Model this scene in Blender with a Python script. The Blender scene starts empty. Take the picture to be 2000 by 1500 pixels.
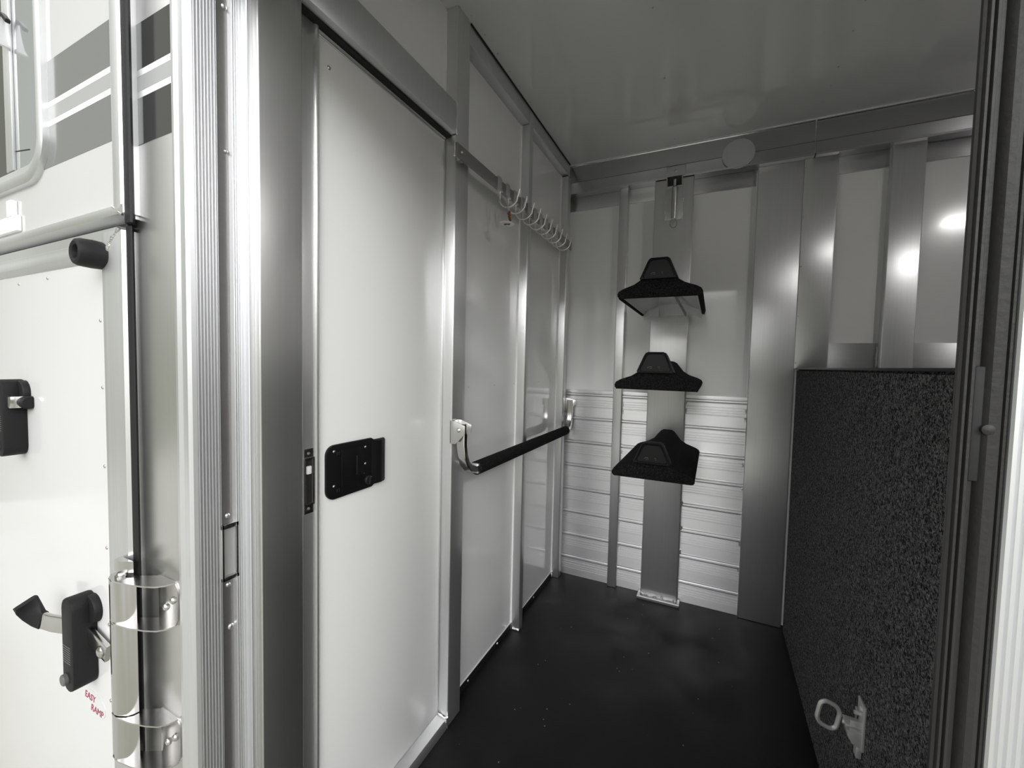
import bpy, bmesh, math, random
from mathutils import Vector, Matrix
random.seed(7)
C = bpy.context.scene.collection
scene = bpy.context.scene

# ------------------------------------------------------------------ camera
cam_d = bpy.data.cameras.new('camera'); cam = bpy.data.objects.new('camera', cam_d); C.objects.link(cam)
R_ = Vector((0.9013238, 0.4326250, 0.0212376)); U_ = Vector((-0.0398498, 0.0339996, 0.9986270)); F_ = Vector((-0.4313089, 0.9009327, -0.0478847))
M = Matrix(((R_.x, U_.x, -F_.x, 0), (R_.y, U_.y, -F_.y, 0), (R_.z, U_.z, -F_.z, 1.15), (0, 0, 0, 1)))
cam.matrix_world = M
cam_d.sensor_width = 36; cam_d.lens = 818.4 * 36 / 2000; cam_d.clip_start = 0.02
scene.camera = cam
# ------------------------------------------------------------------ exposure
vs = scene.view_settings
scene.display_settings.display_device = 'sRGB'
vs.view_transform = 'Standard'; vs.look = 'None'; vs.gamma = 1; vs.use_curve_mapping = False
vs.exposure = 0.84
# ------------------------------------------------------------------ sky
GLOW_DIR = (.42, -.85, .30); GLOW = 2.7; GLOW_EDGE = .72
world = bpy.data.worlds.new('overcast_sky'); scene.world = world; world.use_nodes = True
nt = world.node_tree; N = nt.nodes; L = nt.links; N.clear()
out = N.new('ShaderNodeOutputWorld'); bg = N.new('ShaderNodeBackground'); tc = N.new('ShaderNodeTexCoord')
sep = N.new('ShaderNodeSeparateXYZ'); L.new(tc.outputs['Generated'], sep.inputs[0])
noi = N.new('ShaderNodeTexNoise'); noi.inputs['Scale'].default_value = 9; noi.inputs['Detail'].default_value = 6
L.new(tc.outputs['Generated'], noi.inputs['Vector'])
ma = N.new('ShaderNodeMath'); ma.operation = 'MULTIPLY_ADD'; ma.inputs[1].default_value = -0.10; L.new(noi.outputs[0], ma.inputs[0]); L.new(sep.outputs['Z'], ma.inputs[2])
# tall trees close by on the left lift the tree line there
th_ = N.new('ShaderNodeMapRange'); th_.inputs[1].default_value = -.25; th_.inputs[2].default_value = -.65; th_.inputs[3].default_value = 0; th_.inputs[4].default_value = .5; L.new(sep.outputs['X'], th_.inputs[0])
sb = N.new('ShaderNodeMath'); sb.operation = 'SUBTRACT'; L.new(ma.outputs[0], sb.inputs[0]); L.new(th_.outputs[0], sb.inputs[1])
cr = N.new('ShaderNodeValToRGB'); L.new(sb.outputs[0], cr.inputs[0])
e = cr.color_ramp.elements
e[0].position = 0.0; e[0].color = (0.17, 0.175, 0.14, 1)
e[1].position = 1.0; e[1].color = (.34, .345, .355, 1)
for p_, c_ in ((0.005, (.15, .152, .13, 1)), (0.105, (.20, .202, .18, 1)), (0.13, (1.7, 1.7, 1.7, 1)), (0.36, (1.5, 1.5, 1.5, 1)), (0.62, (.60, .605, .61, 1))):
    q = e.new(p_); q.color = c_
# bright sky lobe added to the right behind the viewer to lift the interior
dt = N.new('ShaderNodeVectorMath'); dt.operation = 'DOT_PRODUCT'; L.new(tc.outputs['Generated'], dt.inputs[0]); dt.inputs[1].default_value = Vector(GLOW_DIR).normalized()
mg = N.new('ShaderNodeMapRange'); mg.interpolation_type = 'SMOOTHERSTEP'; mg.inputs[1].default_value = GLOW_EDGE; mg.inputs[2].default_value = 1.0; mg.inputs[3].default_value = 1.0; mg.inputs[4].default_value = GLOW; L.new(dt.outputs['Value'], mg.inputs[0])
L.new(cr.outputs[0], bg.inputs[0]); L.new(mg.outputs[0], bg.inputs[1])
L.new(bg.outputs[0], out.inputs[0])

# ------------------------------------------------------------------ materials
def newmat(name):
    m = bpy.data.materials.new(name); m.use_nodes = True
    return m, m.node_tree, m.node_tree.nodes['Principled BSDF']
def simple(name, col, rough=.5, metal=0, coat=0, bump=0, bscale=300, spec=.5, vary=0):
    m, t, b = newmat(name)
    b.inputs['Base Color'].default_value = (*col, 1); b.inputs['Roughness'].default_value = rough
    b.inputs['Metallic'].default_value = metal; b.inputs['Coat Weight'].default_value = coat
    b.inputs['Coat Roughness'].default_value = .05; b.inputs['Specular IOR Level'].default_value = spec
    g = t.nodes.new('ShaderNodeNewGeometry'); n = t.nodes.new('ShaderNodeTexNoise')
    n.inputs['Scale'].default_value = bscale; n.inputs['Detail'].default_value = 3; t.links.new(g.outputs['Position'], n.inputs['Vector'])
    if bump:
        bp = t.nodes.new('ShaderNodeBump'); bp.inputs['Strength'].default_value = bump; bp.inputs['Distance'].default_value = .002
        t.links.new(n.outputs[0], bp.inputs['Height']); t.links.new(bp.outputs[0], b.inputs['Normal'])
    mr = t.nodes.new('ShaderNodeMapRange'); mr.inputs[3].default_value = rough * .9; mr.inputs[4].default_value = rough * 1.1
    t.links.new(n.outputs[0], mr.inputs[0]); t.links.new(mr.outputs[0], b.inputs['Roughness'])
    return m
def brushed(name, col=(.78, .78, .79), rough=.3, aniso=.75, grain='V', bump=.12, dirt=.1, dull=.15):
    """mill aluminium; grain 'V' runs up and down, 'H' runs sideways"""
    m, t, b = newmat(name); nd = t.nodes; ln = t.links
    b.inputs['Metallic'].default_value = 1; b.inputs['Anisotropic'].default_value = aniso
    g = nd.new('ShaderNodeNewGeometry')
    vm = nd.new('ShaderNodeVectorMath')
    if grain == 'V':
        vm.operation = 'CROSS_PRODUCT'; ln.new(g.outputs['True Normal'], vm.inputs[0]); vm.inputs[1].default_value = (0.001, 0.002, 1)
    else:
        vm.operation = 'ADD'; vm.inputs[0].default_value = (0, 0, 1)
        c1 = nd.new('ShaderNodeVectorMath'); c1.operation = 'SCALE'; c1.inputs['Scale'].default_value = 0; ln.new(g.outputs['Normal'], c1.inputs[0]); ln.new(c1.outputs[0], vm.inputs[1])
    ln.new(vm.outputs[0], b.inputs['Tangent'])
    mp = nd.new('ShaderNodeMapping'); ln.new(g.outputs['Position'], mp.inputs['Vector'])
    mp.inputs['Scale'].default_value = (260, 260, 1.5) if grain == 'V' else (.8, .8, 120)
    n = nd.new('ShaderNodeTexNoise'); n.inputs['Scale'].default_value = 1; n.inputs['Detail'].default_value = 4; ln.new(mp.outputs[0], n.inputs['Vector'])
    n2 = nd.new('ShaderNodeTexNoise'); n2.inputs['Scale'].default_value = 3; n2.inputs['Detail'].default_value = 1; ln.new(g.outputs['Position'], n2.inputs['Vector'])
    bp = nd.new('ShaderNodeBump'); bp.inputs['Strength'].default_value = bump; bp.inputs['Distance'].default_value = .0006
    ln.new(n.outputs[0], bp.inputs['Height']); ln.new(bp.outputs[0], b.inputs['Normal'])
    mr = nd.new('ShaderNodeMapRange'); mr.inputs[1].default_value = .3; mr.inputs[2].default_value = .7
    mr.inputs[3].default_value = rough * .92; mr.inputs[4].default_value = rough * 1.08; ln.new(n2.outputs[0], mr.inputs[0]); ln.new(mr.outputs[0], b.inputs['Roughness'])
    mx = nd.new('ShaderNodeMix'); mx.data_type = 'RGBA'; ln.new(n.outputs[0], mx.inputs[0])
    mx.inputs[6].default_value = (*[c * (1 - dirt) for c in col], 1); mx.inputs[7].default_value = (*col, 1); ln.new(mx.outputs[2], b.inputs['Base Color'])
    # mill finish: a broad dull lobe under the sharper grain reflection
    gl = nd.new('ShaderNodeBsdfPrincipled'); gl.inputs['Metallic'].default_value = 1; gl.inputs['Roughness'].default_value = .72; ln.new(mx.outputs[2], gl.inputs['Base Color'])
    ms = nd.new('ShaderNodeMixShader'); ms.inputs[0].default_value = dull; ln.new(b.outputs[0], ms.inputs[1]); ln.new(gl.outputs[0], ms.inputs[2])
    ln.new(ms.outputs[0], nd['Material Output'].inputs['Surface'])
    return m
def carpet(name, a, c, scale=260, det=6, lo=.42, hi=.68):
    m, t, b = newmat(name); nd = t.nodes; ln = t.links
    g = nd.new('ShaderNodeNewGeometry')
    n = nd.new('ShaderNodeTexNoise'); n.inputs['Scale'].default_value = scale; n.inputs['Detail'].default_value = det; n.inputs['Roughness'].default_value = .65; n.inputs['Distortion'].default_value = 1.2
    ln.new(g.outputs['Position'], n.inputs['Vector'])
    r = nd.new('ShaderNodeValToRGB'); ln.new(n.outputs[0], r.inputs[0]); r.color_ramp.elements[0].position = lo; r.color_ramp.elements[0].color = (*a, 1)
    r.color_ramp.elements[1].position = hi; r.color_ramp.elements[1].color = (*c, 1)
    ln.new(r.outputs[0], b.inputs['Base Color'])
    bp = nd.new('ShaderNodeBump'); bp.inputs['Strength'].default_value = 1; bp.inputs['Distance'].default_value = .003; ln.new(n.outputs[0], bp.inputs['Height']); ln.new(bp.outputs[0], b.inputs['Normal'])
    b.inputs['Roughness'].default_value = .95; b.inputs['Specular IOR Level'].default_value = .15
    b.inputs['Sheen Weight'].default_value = 0.0
    return m
def mat_floor():
    m, t, b = newmat('rubber_mat'); nd = t.nodes; ln = t.links
    g = nd.new('ShaderNodeNewGeometry')
    v = nd.new('ShaderNodeTexVoronoi'); v.inputs['Scale'].default_value = 26; v.inputs['Randomness'].default_value = 1; ln.new(g.outputs['Position'], v.inputs['Vector'])
    lt = nd.new('ShaderNodeMath'); lt.operation = 'LESS_THAN'; lt.inputs[1].default_value = .055; ln.new(v.outputs['Distance'], lt.inputs[0])
    n = nd.new('ShaderNodeTexNoise'); n.inputs['Scale'].default_value = 5; n.inputs['Detail'].default_value = 6; ln.new(g.outputs['Position'], n.inputs['Vector'])
    gt = nd.new('ShaderNodeMath'); gt.operation = 'GREATER_THAN'; gt.inputs[1].default_value = .53; ln.new(n.outputs[0], gt.inputs[0])
    mu = nd.new('ShaderNodeMath'); mu.operation = 'MULTIPLY'; ln.new(lt.outputs[0], mu.inputs[0]); ln.new(gt.outputs[0], mu.inputs[1])
    base = nd.new('ShaderNodeValToRGB'); ln.new(n.outputs[0], base.inputs[0]); base.color_ramp.elements[0].position = .35; base.color_ramp.elements[0].color = (.005, .005, .005, 1)
    base.color_ramp.elements[1].position = .75; base.color_ramp.elements[1].color = (.016, .0155, .015, 1)
    mx = nd.new('ShaderNodeMix'); mx.data_type = 'RGBA'; ln.new(mu.outputs[0], mx.inputs[0]); ln.new(base.outputs[0], mx.inputs[6]); mx.inputs[7].default_value = (.3, .29, .27, 1)
    ln.new(mx.outputs[2], b.inputs['Base Color'])
    mr = nd.new('ShaderNodeMapRange'); mr.inputs[1].default_value = .3; mr.inputs[2].default_value = .7; mr.inputs[3].default_value = .42; mr.inputs[4].default_value = .62; ln.new(n.outputs[0], mr.inputs[0]); ln.new(mr.outputs[0], b.inputs['Roughness'])
    n3 = nd.new('ShaderNodeTexNoise'); n3.inputs['Scale'].default_value = 500; ln.new(g.outputs['Position'], n3.inputs['Vector'])
    bp = nd.new('ShaderNodeBump'); bp.inputs['Strength'].default_value = .3; bp.inputs['Distance'].default_value = .001; ln.new(n3.outputs[0], bp.inputs['Height']); ln.new(bp.outputs[0], b.inputs['Normal'])
    b.inputs['Specular IOR Level'].default_value = .22
    return m
def mat_ground():
    m, t, b = newmat('gravel_and_grass'); nd = t.nodes; ln = t.links
    g = nd.new('ShaderNodeNewGeometry'); n = nd.new('ShaderNodeTexNoise'); n.inputs['Scale'].default_value = .35; n.inputs['Detail'].default_value = 8; ln.new(g.outputs['Position'], n.inputs['Vector'])
    r = nd.new('ShaderNodeValToRGB'); ln.new(n.outputs[0], r.inputs[0]); r.color_ramp.elements[0].position = .42; r.color_ramp.elements[0].color = (.48, .475, .45, 1)
    r.color_ramp.elements[1].position = .6; r.color_ramp.elements[1].color = (.35, .35, .29, 1); ln.new(r.outputs[0], b.inputs['Base Color']); b.inputs['Roughness'].default_value = .9
    return m
def emit(name, col, s):
    m, t, b = newmat(name); b.inputs['Emission Color'].default_value = (*col, 1); b.inputs['Emission Strength'].default_value = s; b.inputs['Base Color'].default_value = (*col, 1)
    return m
MT = dict(
 alu_v=brushed('brushed_aluminium', (.80, .80, .80), rough=.34, aniso=.85, dull=.28),
 alu_near=brushed('outer_post_aluminium', (.70, .70, .69), rough=.30, aniso=.7, dull=.1),
 alu_post=brushed('post_aluminium', (.82, .82, .825), rough=.34, aniso=.85, dull=.2),
 alu_soft=brushed('satin_aluminium', (.72, .73, .73), rough=.42, aniso=.5),
 alu_h=brushed('sheet_aluminium', rough=.34, grain='H', aniso=.75, bump=.08),
 slat=brushed('slat_aluminium', (.88, .88, .89), rough=.36, grain='H', aniso=.7, bump=.0, dirt=.08, dull=.1),
 dullalu=brushed('dull_aluminium', (.42, .41, .40), rough=.4, grain='H', aniso=.4),
 cove=brushed('cove_aluminium', (.60, .60, .61), rough=.20, grain='H', aniso=.6, bump=.04),
 wire=simple('bright_wire', (.95, .94, .92), .28, 1),
 cast=simple('cast_zinc', (.58, .58, .57), .45, .55, bump=.2),
 rib=brushed('extruded_aluminium', (.82, .83, .85), rough=.38, aniso=.4),
 steel=simple('stainless_steel', (.62, .61, .60), .17, 1),
 bead=simple('weld_metal', (.8, .8, .8), .3, 1, bump=.9, bscale=260),
 zinc=simple('zinc_plated_steel', (.62, .62, .60), .36, 1, bump=.1),
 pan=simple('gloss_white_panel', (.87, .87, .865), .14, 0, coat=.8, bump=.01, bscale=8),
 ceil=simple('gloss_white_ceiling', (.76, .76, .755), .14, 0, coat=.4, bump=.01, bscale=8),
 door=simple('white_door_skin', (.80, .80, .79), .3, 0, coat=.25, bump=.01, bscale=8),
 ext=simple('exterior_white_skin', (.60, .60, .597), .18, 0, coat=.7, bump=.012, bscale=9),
 caulk=simple('white_caulk', (.85, .85, .84), .4),
 dgrey=simple('dark_grey_decal', (.20, .205, .205), .16, 0, coat=.5),
 mirrorgrey=simple('dark_mirror_decal', (.10, .102, .104), .12, .5, coat=.5),
 mgrey=simple('mid_grey_decal', (.42, .43, .43), .2, 0, coat=.3),
 dwhite=simple('white_decal', (.85, .85, .85), .3),
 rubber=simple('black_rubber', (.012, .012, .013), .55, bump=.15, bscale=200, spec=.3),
 seal=simple('charcoal_rubber_seal', (.020, .0195, .019), .5, spec=.35, bump=.25, bscale=160),
 plast=simple('black_plastic', (.012, .012, .013), .38, bump=.05),
 gplast=simple('black_moulded_nylon', (.011, .011, .012), .55, bump=.25, bscale=500, spec=.25),
 cap=simple('satin_black_plastic', (.006, .006, .006), .45, bump=.03, spec=.22),
 mark=simple('grey_moulded_mark', (.10, .10, .10), .4),
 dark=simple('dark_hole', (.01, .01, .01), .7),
 red=simple('red_dot', (.5, .02, .03), .5),
 maroon=simple('maroon_print', (.30, .02, .06), .5),
 silver=simple('silver_sticker', (.75, .75, .76), .25, .3),
 amber=simple('amber_cord', (.20, .075, .015), .6),
 carpet=carpet('black_carpet', (.002, .002, .002), (.028, .028, .028), 240, 4),
 carpet2=carpet('charcoal_carpet', (.004, .004, .0045), (.20, .20, .203), 165, 3, .42, .66),
 glass=simple('tinted_glass', (.33, .35, .36), .06, 0, coat=1),
 dglass=simple('dark_glass', (.03, .03, .035), .05, 0, coat=1),
 wood=simple('grey_filler', (.3, .3, .3), .6),
 floor=mat_floor(), ground=mat_ground(), led=emit('led_diode', (1, .98, .95), 380),
)

# ------------------------------------------------------------------ mesh helpers
class MB:
    def __init__(s): s.bm = bmesh.new()
    def box(s, x0, x1, y0, y1, z0, z1, bev=0, seg=2):
        t = bmesh.new(); bmesh.ops.create_cube(t, size=1)
        for v in t.verts: v.co = Vector(((x0 + x1) / 2 + v.co.x * (x1 - x0), (y0 + y1) / 2 + v.co.y * (y1 - y0), (z0 + z1) / 2 + v.co.z * (z1 - z0)))
        if bev: bmesh.ops.bevel(t, geom=t.edges[:], offset=bev, segments=seg, affect='EDGES', profile=.5)
        s.merge(t); return s
    def merge(s, t, mat=None):
        me = bpy.data.meshes.new('tmp')
        if mat: bmesh.ops.transform(t, matrix=mat, verts=t.verts)
        t.to_mesh(me); s.bm.from_mesh(me); t.free(); bpy.data.meshes.remove(me)
    def prism(s, pts, axis, a, b, bev=0):
        """extrude the closed 2-D outline pts along an axis from a to b"""
        t = bmesh.new()
        def P(p, w):
            return {'x': (w, p[0], p[1]), 'y': (p[0], w, p[1]), 'z': (p[0], p[1], w)}[axis]
        lo = [t.verts.new(P(p, a)) for p in pts]; hi = [t.verts.new(P(p, b)) for p in pts]
        n = len(pts)
        f0 = t.faces.new(lo); f1 = t.faces.new(hi)
        for i in range(n): t.faces.new((lo[i], lo[(i + 1) % n], hi[(i + 1) % n], hi[i]))
        bmesh.ops.recalc_face_normals(t, faces=t.faces)
        if bev:
            ed = [e for f in (f0, f1) for e in f.edges]
            bmesh.ops.bevel(t, geom=ed, offset=bev, segments=2, affect='EDGES', profile=.5)
        bmesh.ops.triangulate(t, faces=[f for f in t.faces if len(f.verts) > 4])
        s.merge(t); return s
    def tube(s, path, r, seg=12, closed=False, flat=None, up=(0, 0, 1)):
        """sweep a circle (or a flat (w,h) rounded bar) along a path"""
        t = bmesh.new(); P = [Vector(p) for p in path]; n = len(P); rings = []
        prev = None
        for i, p in enumerate(P):
            if closed: d = (P[(i + 1) % n] - P[i - 1]).normalized()
            else: d = (P[min(i + 1, n - 1)] - P[max(i - 1, 0)]).normalized()
            ref = Vector(up)
            if abs(d.dot(ref)) > .98: ref = Vector((1, 0, 0)) if prev is None else prev
            a = d.cross(ref).normalized(); b_ = a.cross(d).normalized(); prev = b_
            rr = r[i] if isinstance(r, (list, tuple)) else r
            ring = []
            for k in range(seg):
                an = 2 * math.pi * (k + .5) / seg
                if flat:
                    c, sn = math.cos(an), math.sin(an); q = 0.35
                    cx = math.copysign(abs(c) ** q, c) * flat[0] / 2; cy = math.copysign(abs(sn) ** q, sn) * flat[1] / 2
                    ring.append(t.verts.new(p + a * cx + b_ * cy))
                else: ring.append(t.verts.new(p + a * rr * math.cos(an) + b_ * rr * math.sin(an)))
            rings.append(ring)
        m = n if closed else n - 1
        for i in range(m):
            A, B = rings[i], rings[(i + 1) % n]
            for k in range(seg): t.faces.new((A[k], A[(k + 1) % seg], B[(k + 1) % seg], B[k]))
        if not closed: t.faces.new(rings[0]); t.faces.new(rings[-1])
        bmesh.ops.recalc_face_normals(t, faces=t.faces); s.merge(t); return s
    def lathe(s, prof, centre, axis='z', seg=32):
        """prof: (radius, height) pairs along the axis from centre"""
        t = bmesh.new(); rings = []
        for r, h in prof:
            ring = []
            for k in range(seg):
                a = 2 * math.pi * k / seg; u, v = r * math.cos(a), r * math.sin(a)
                p = {'z': (u, v, h), 'y': (u, h, v), 'x': (h, u, v)}[axis]
                ring.append(t.verts.new(Vector(centre) + Vector(p)))
            rings.append(ring)
        for A, B in zip(rings, rings[1:]):
            for k in range(seg): t.faces.new((A[k], A[(k + 1) % seg], B[(k + 1) % seg], B[k]))
        t.faces.new(rings[0]); t.faces.new(rings[-1])
        bmesh.ops.recalc_face_normals(t, faces=t.faces); s.merge(t); return s
    def bead(s, a, b, r=.003, step=.006):
        a, b = Vector(a), Vector(b); n = max(3, int((b - a).length / step)); pts = []; rs = []
        for i in range(n + 1):
            pts.append(a.lerp(b, i / n) + Vector((random.uniform(-1, 1), random.uniform(-1, 1), random.uniform(-1, 1))) * r * .25); rs.append(r * random.uniform(.65, 1.25))
        return s.tube(pts, rs, 8)
    def build(s, name, m, parent=None, smooth=True, angle=35):
        me = bpy.data.meshes.new(name); s.bm.to_mesh(me); s.bm.free()
        ob = bpy.data.objects.new(name, me); C.objects.link(ob)
        me.materials.append(MT[m] if isinstance(m, str) else m)
        if smooth:
            for p in me.polygons: p.use_smooth = True
            bmm = bmesh.new(); bmm.from_mesh(me)
            for ed in bmm.edges:
                if len(ed.link_faces) == 2 and ed.calc_face_angle(0) > math.radians(angle): ed.smooth = False
            bmm.to_mesh(me); bmm.free()
        if parent:
            bpy.context.view_layer.update()
            me.transform(Matrix.Translation(-parent.matrix_world.translation)); ob.parent = parent
        return ob
def empty(name, loc):
    o = bpy.data.objects.new(name, None); o.location = loc; o.empty_display_size = .05; C.objects.link(o); return o
def tag(o, label, cat, group=None):
    o['label'] = label; o['category'] = cat
    if group: o['group'] = group
    return o
def struct(o): o['kind'] = 'structure'; return o
def thing(name, loc, label, cat, group=None):
    return tag(empty(name, loc), label, cat, group)
def dome(mb, c, axis, r=.004, h=.002, sgn=1):
    return mb.lathe([(r, 0), (r, h * .3 * sgn), (r * .7, h * .8 * sgn), (r * .25, h * sgn)], c, axis, 10)
def rivet(c, axis, parent, r=.004, h=.002, sgn=1, m='bead', name='rivet'):
    return dome(MB(), c, axis, r, h, sgn).build(name, m, parent)
def arc(cx, cy, r, a0, a1, n):
    return [(cx + r * math.cos(math.radians(a0 + (a1 - a0) * i / n)), cy + r * math.sin(math.radians(a0 + (a1 - a0) * i / n))) for i in range(n + 1)]
def rrect(x0, x1, z0, z1, r, n=8):
    return arc(x1 - r, z1 - r, r, 0, 90, n) + arc(x0 + r, z1 - r, r, 90, 180, n) + arc(x0 + r, z0 + r, r, 180, 270, n) + arc(x1 - r, z0 + r, r, 270, 360, n)

YB = 2.19; ZC = 2.19; XP = -.75; XF = -.71
# ================================================================== THE SHELL
struct(MB().box(-8, 8, -12, .36, -.62, -.55).build('ground', 'ground'))
struct(MB().box(-.80, 1.85, .385, 2.26, -.06, 0).build('floor', 'floor'))
ceiling = struct(MB().box(-.80, 1.85, .40, 2.26, ZC, ZC + .04).build('ceiling', 'ceil'))
for x, ys in ((.345, (1.30, 1.41, 1.524, 1.643, 1.814, 1.92, 2.027)), (-.2, (1.308, 1.635, 2.08)), (-.695, (1.116, 1.197, 1.286, 1.38, 1.464, 1.569)), (-.715, (1.66, 1.75, 1.85, 1.95, 2.05))):
    for y in ys: rivet((x, y, ZC), 'z', ceiling, .0032, .002, -1, 'zinc')
wall_left = struct(MB().box(-.80, XP, .56, YB + .02, .028, ZC).build('wall_left', 'pan'))
wall_back = struct(MB().box(-.80, 1.85, YB, YB + .06, 0, ZC).build('wall_back', 'pan'))
struct(MB().box(1.80, 1.85, .40, YB, 0, ZC).build('wall_right', 'pan'))
wf = MB(); wf.box(.26, 1.85, .40, .45, -.3, 2.3); wf.box(-.80, .26, .40, .46, 1.83, 2.3)
struct(wf.build('wall_front', 'ext'))
fl_ = MB(); fl_.box(.27, 1.80, .45, .456, 0, 2.188); struct(fl_.build('trim_26', 'carpet2'))  # unseen charcoal lining, added so the back header reflects something dark
fl_ = MB(); fl_.box(-.71, .27, .462, .468, 1.815, 2.188); struct(fl_.build('trim_27', 'dullalu'))  # unseen lining over the doorway, added to darken reflections in the post tops
for y in (1.165, 1.225, 1.41, 1.59, 1.69, 1.86, 2.02, 2.09):
    rivet((XP, y, 1.068), 'x', wall_left, .003, .0015, 1, 'zinc')
# black rubber kick strip along the left wall with bright rivets
kick = MB(); kick.box(-.79, XP + .004, 1.13, 1.605, .0, .027, .001); kick.box(-.79, XP + .004, 1.64, 2.108, .0, .027, .001)
ks = struct(kick.build('baseboard_left', 'rubber'))
for y in (1.245, 1.47, 1.85): rivet((XP + .004, y, .016), 'x', ks, .0045, .004, 1, 'bead')
# caulk lines
ck = MB()
for y0, y1 in ((1.136, 1.605), (1.64, 2.108)):
    ck.tube([(XP + .001, y0, .029), (XP + .001, y1, .029)], .0022, 6)
for y, z0 in ((1.604, .02), (2.107, .02), (1.064, 1.915)):
    ck.tube([(XP + .0015, y, z0), (XP + .0015, y, ZC - .01)], .0032, 6)
ck.build('caulk_line', 'caulk', wall_left)
wd = MB()
wd.bead((XP + .004, 1.602, .006), (XF, 1.603, .002), .004); wd.bead((XP + .004, 1.600, .03), (XP + .006, 1.600, 0), .005)
wd.bead((XP + .004, 2.104, .03), (XP + .006, 2.104, 0), .005)
wd.build('weld_bead', 'bead', wall_left)

# ---------------- studs of the left wall
def stud(n, y0, y1, z0=0, z1=ZC, x1=XF, m='alu_post', bev=.004):
    return struct(MB().box(XP - .01, x1, y0, y1, z0, z1, bev, 3).build('trim_%d' % n, m))
p1 = stud(1, 1.066, 1.138)
stud(2, 1.604, 1.640, 0, 2.185)
stud(3, 2.108, 2.150, 0, 2.125)
stud(4, .4746, .561, -.05, 2.186, -.7205, m='alu_near', bev=.003)               # wide post by the opening
t = MB(); t.box(XP - .01, -.712, 1.139, 1.603, 2.128, ZC - .003, .003); struct(t.build('trim_5', 'alu_soft'))
t = MB(); t.box(XP - .01, -.712, 1.641, 2.14, 2.128, ZC - .003, .003); struct(t.build('trim_6', 'alu_soft'))
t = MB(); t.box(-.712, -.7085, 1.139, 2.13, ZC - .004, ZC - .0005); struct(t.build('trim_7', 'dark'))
# header tube above the inner door
h = struct(MB().box(XP - .01, XF + .002, .552, 1.064, 1.822, 1.912, .003).build('trim_8', 'alu_soft'))
struct(MB().box(-.747, -.727, .561, 1.066, 1.8165, 1.8225).build('trim_28', 'rubber'))  # black strip standing in for the shadow gap under the header
MB().bead((XF + .003, 1.065, 1.822), (XF + .003, 1.065, 1.912), .0028).build('weld_bead', 'bead', h)
wb = MB(); wb.bead((XF - .001, 1.068, ZC - .004), (XF - .001, 1.136, ZC - .004), .003)
wb.build('weld_bead', 'bead', p1)

# ---------------- inner door on the left wall
d1 = struct(empty('door_1', (XP, .84, 0)))
MB().box(-.79, XP + .002, .6225, 1.058, .034, 1.806, .002).build('door_panel', 'door', d1)
f = MB()
f.box(-.79, XP + .008, .561, .604, .028, 1.83, .002); f.tube([(XP + .007, .609, .028), (XP + .007, .609, 1.826)], .0055, 12)
f.box(-.79, XP + .001, .6145, .6195, .03, 1.82)
f.box(-.79, XP + .004, 1.0605, 1.0655, .03, 1.822, .001)
f.box(-.79, XP + .003, .615, 1.064, 1.8085, 1.8135, .001); f.box(-.79, XP + .006, .615, 1.064, 1.816, 1.8215, .001)
f.build('door_frame', 'alu_v', d1)
MB().box(-.79, XP - .001, .60, 1.075, .02, 1.83).build('door_gasket', 'rubber', d1)
s = MB(); s.prism([(XP - .02, 0), (XF, 0), (XF, .020), (XF - .005, .028), (XP + .004, .034), (XP + .002, .028), (XP - .02, .028)], 'y', .552, 1.064)
s.build('door_sill', 'alu_soft', d1)
MB().bead((XF - .002, 1.062, .036), (XF - .002, 1.064, .0), .004).bead((XP + .005, 1.062, .036), (XF - .002, 1.062, .03), .003).build('weld_bead', 'bead', d1)
rivet((XP + .002, .645, 1.759), 'x', d1, .0045, .002, 1, 'zinc', 'screw')
# strike keeper on the door frame
sk = MB()
sk.box(XP + .008, XP + .010, .578, .600, .948, .968, .0005); sk.box(XP + .008, XP + .010, .578, .600, .833, .853, .0005)
sk.box(XP + .006, XP + .012, .5985, .6015, .85, .95, .001); sk.box(XP + .006, XP + .012, .577, .5805, .85, .95, .001)
sk.box(XP + .006, XP + .012, .578, .601, .945, .950, .001); sk.box(XP + .006, XP + .012, .578, .601, .850, .855, .001)
sp = sk.build('strike_plate', 'steel', d1)
MB().box(XP + .0065, XP + .0085, .5805, .598, .855, .945).build('strike_opening', 'dark', sp)
MB().box(XP + .007, XP + .013, .583, .594, .915, .932, .002).build('latch_bolt', 'caulk', sp)
rivet((XP + .010, .588, .958), 'x', sp, .003, .003, 1, 'zinc', 'screw'); rivet((XP + .010, .588, .843), 'x', sp, .003, .003, 1, 'zinc', 'screw')
# black latch plate: flat left part, curved pull pocket on the right
pts = arc(.655, .942, .022, 90, 180, 6) + arc(.655, .865, .022, 180, 270, 6)
pts = [(y, z) for y, z in pts] + [(.700, .8435), (.765, .8435), (.774, .848), (.790, .848), (.808, .848), (.811, .852), (.811, .954), (.808, .958), (.774, .958), (.765, .9635), (.700, .964)]
lp = MB().prism(pts, 'x', XP + .002, XP + .010, .002).build('latch_plate', 'cap', d1)
pc = [(.763, XP + .010)] + [(.763 + .046 * i / 10, XP + .0095 + .006 * math.sin(math.pi * i / 10)) for i in range(1, 10)] + [(.809, XP + .010), (.809, XP + .004), (.763, XP + .004)]
MB().prism([(x, y) for y, x in pc], 'z', .850, .956).build('pull_grip', 'cap', lp)
fl = MB(); fl.box(XP + .010, XP + .0115, .671, .738, .857, .950, .0005); fl.box(XP + .0105, XP + .0145, .670, .673, .853, .951, .001)
fl.build('paddle', 'cap', lp)
MB().box(XP + .0112, XP + .0135, .714, .7185, .884, .930, .001).build('paddle_groove', 'gplast', lp)
hb = MB()
for z in (.944, .862):
    hb.box(XP + .010, XP + .0125, .658, .662, z - .004, z + .004, .0005); hb.box(XP + .010, XP + .0125, .664, .668, z - .004, z + .004, .0005)
hb.build('hinge_lug', 'gplast', lp)
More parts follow.
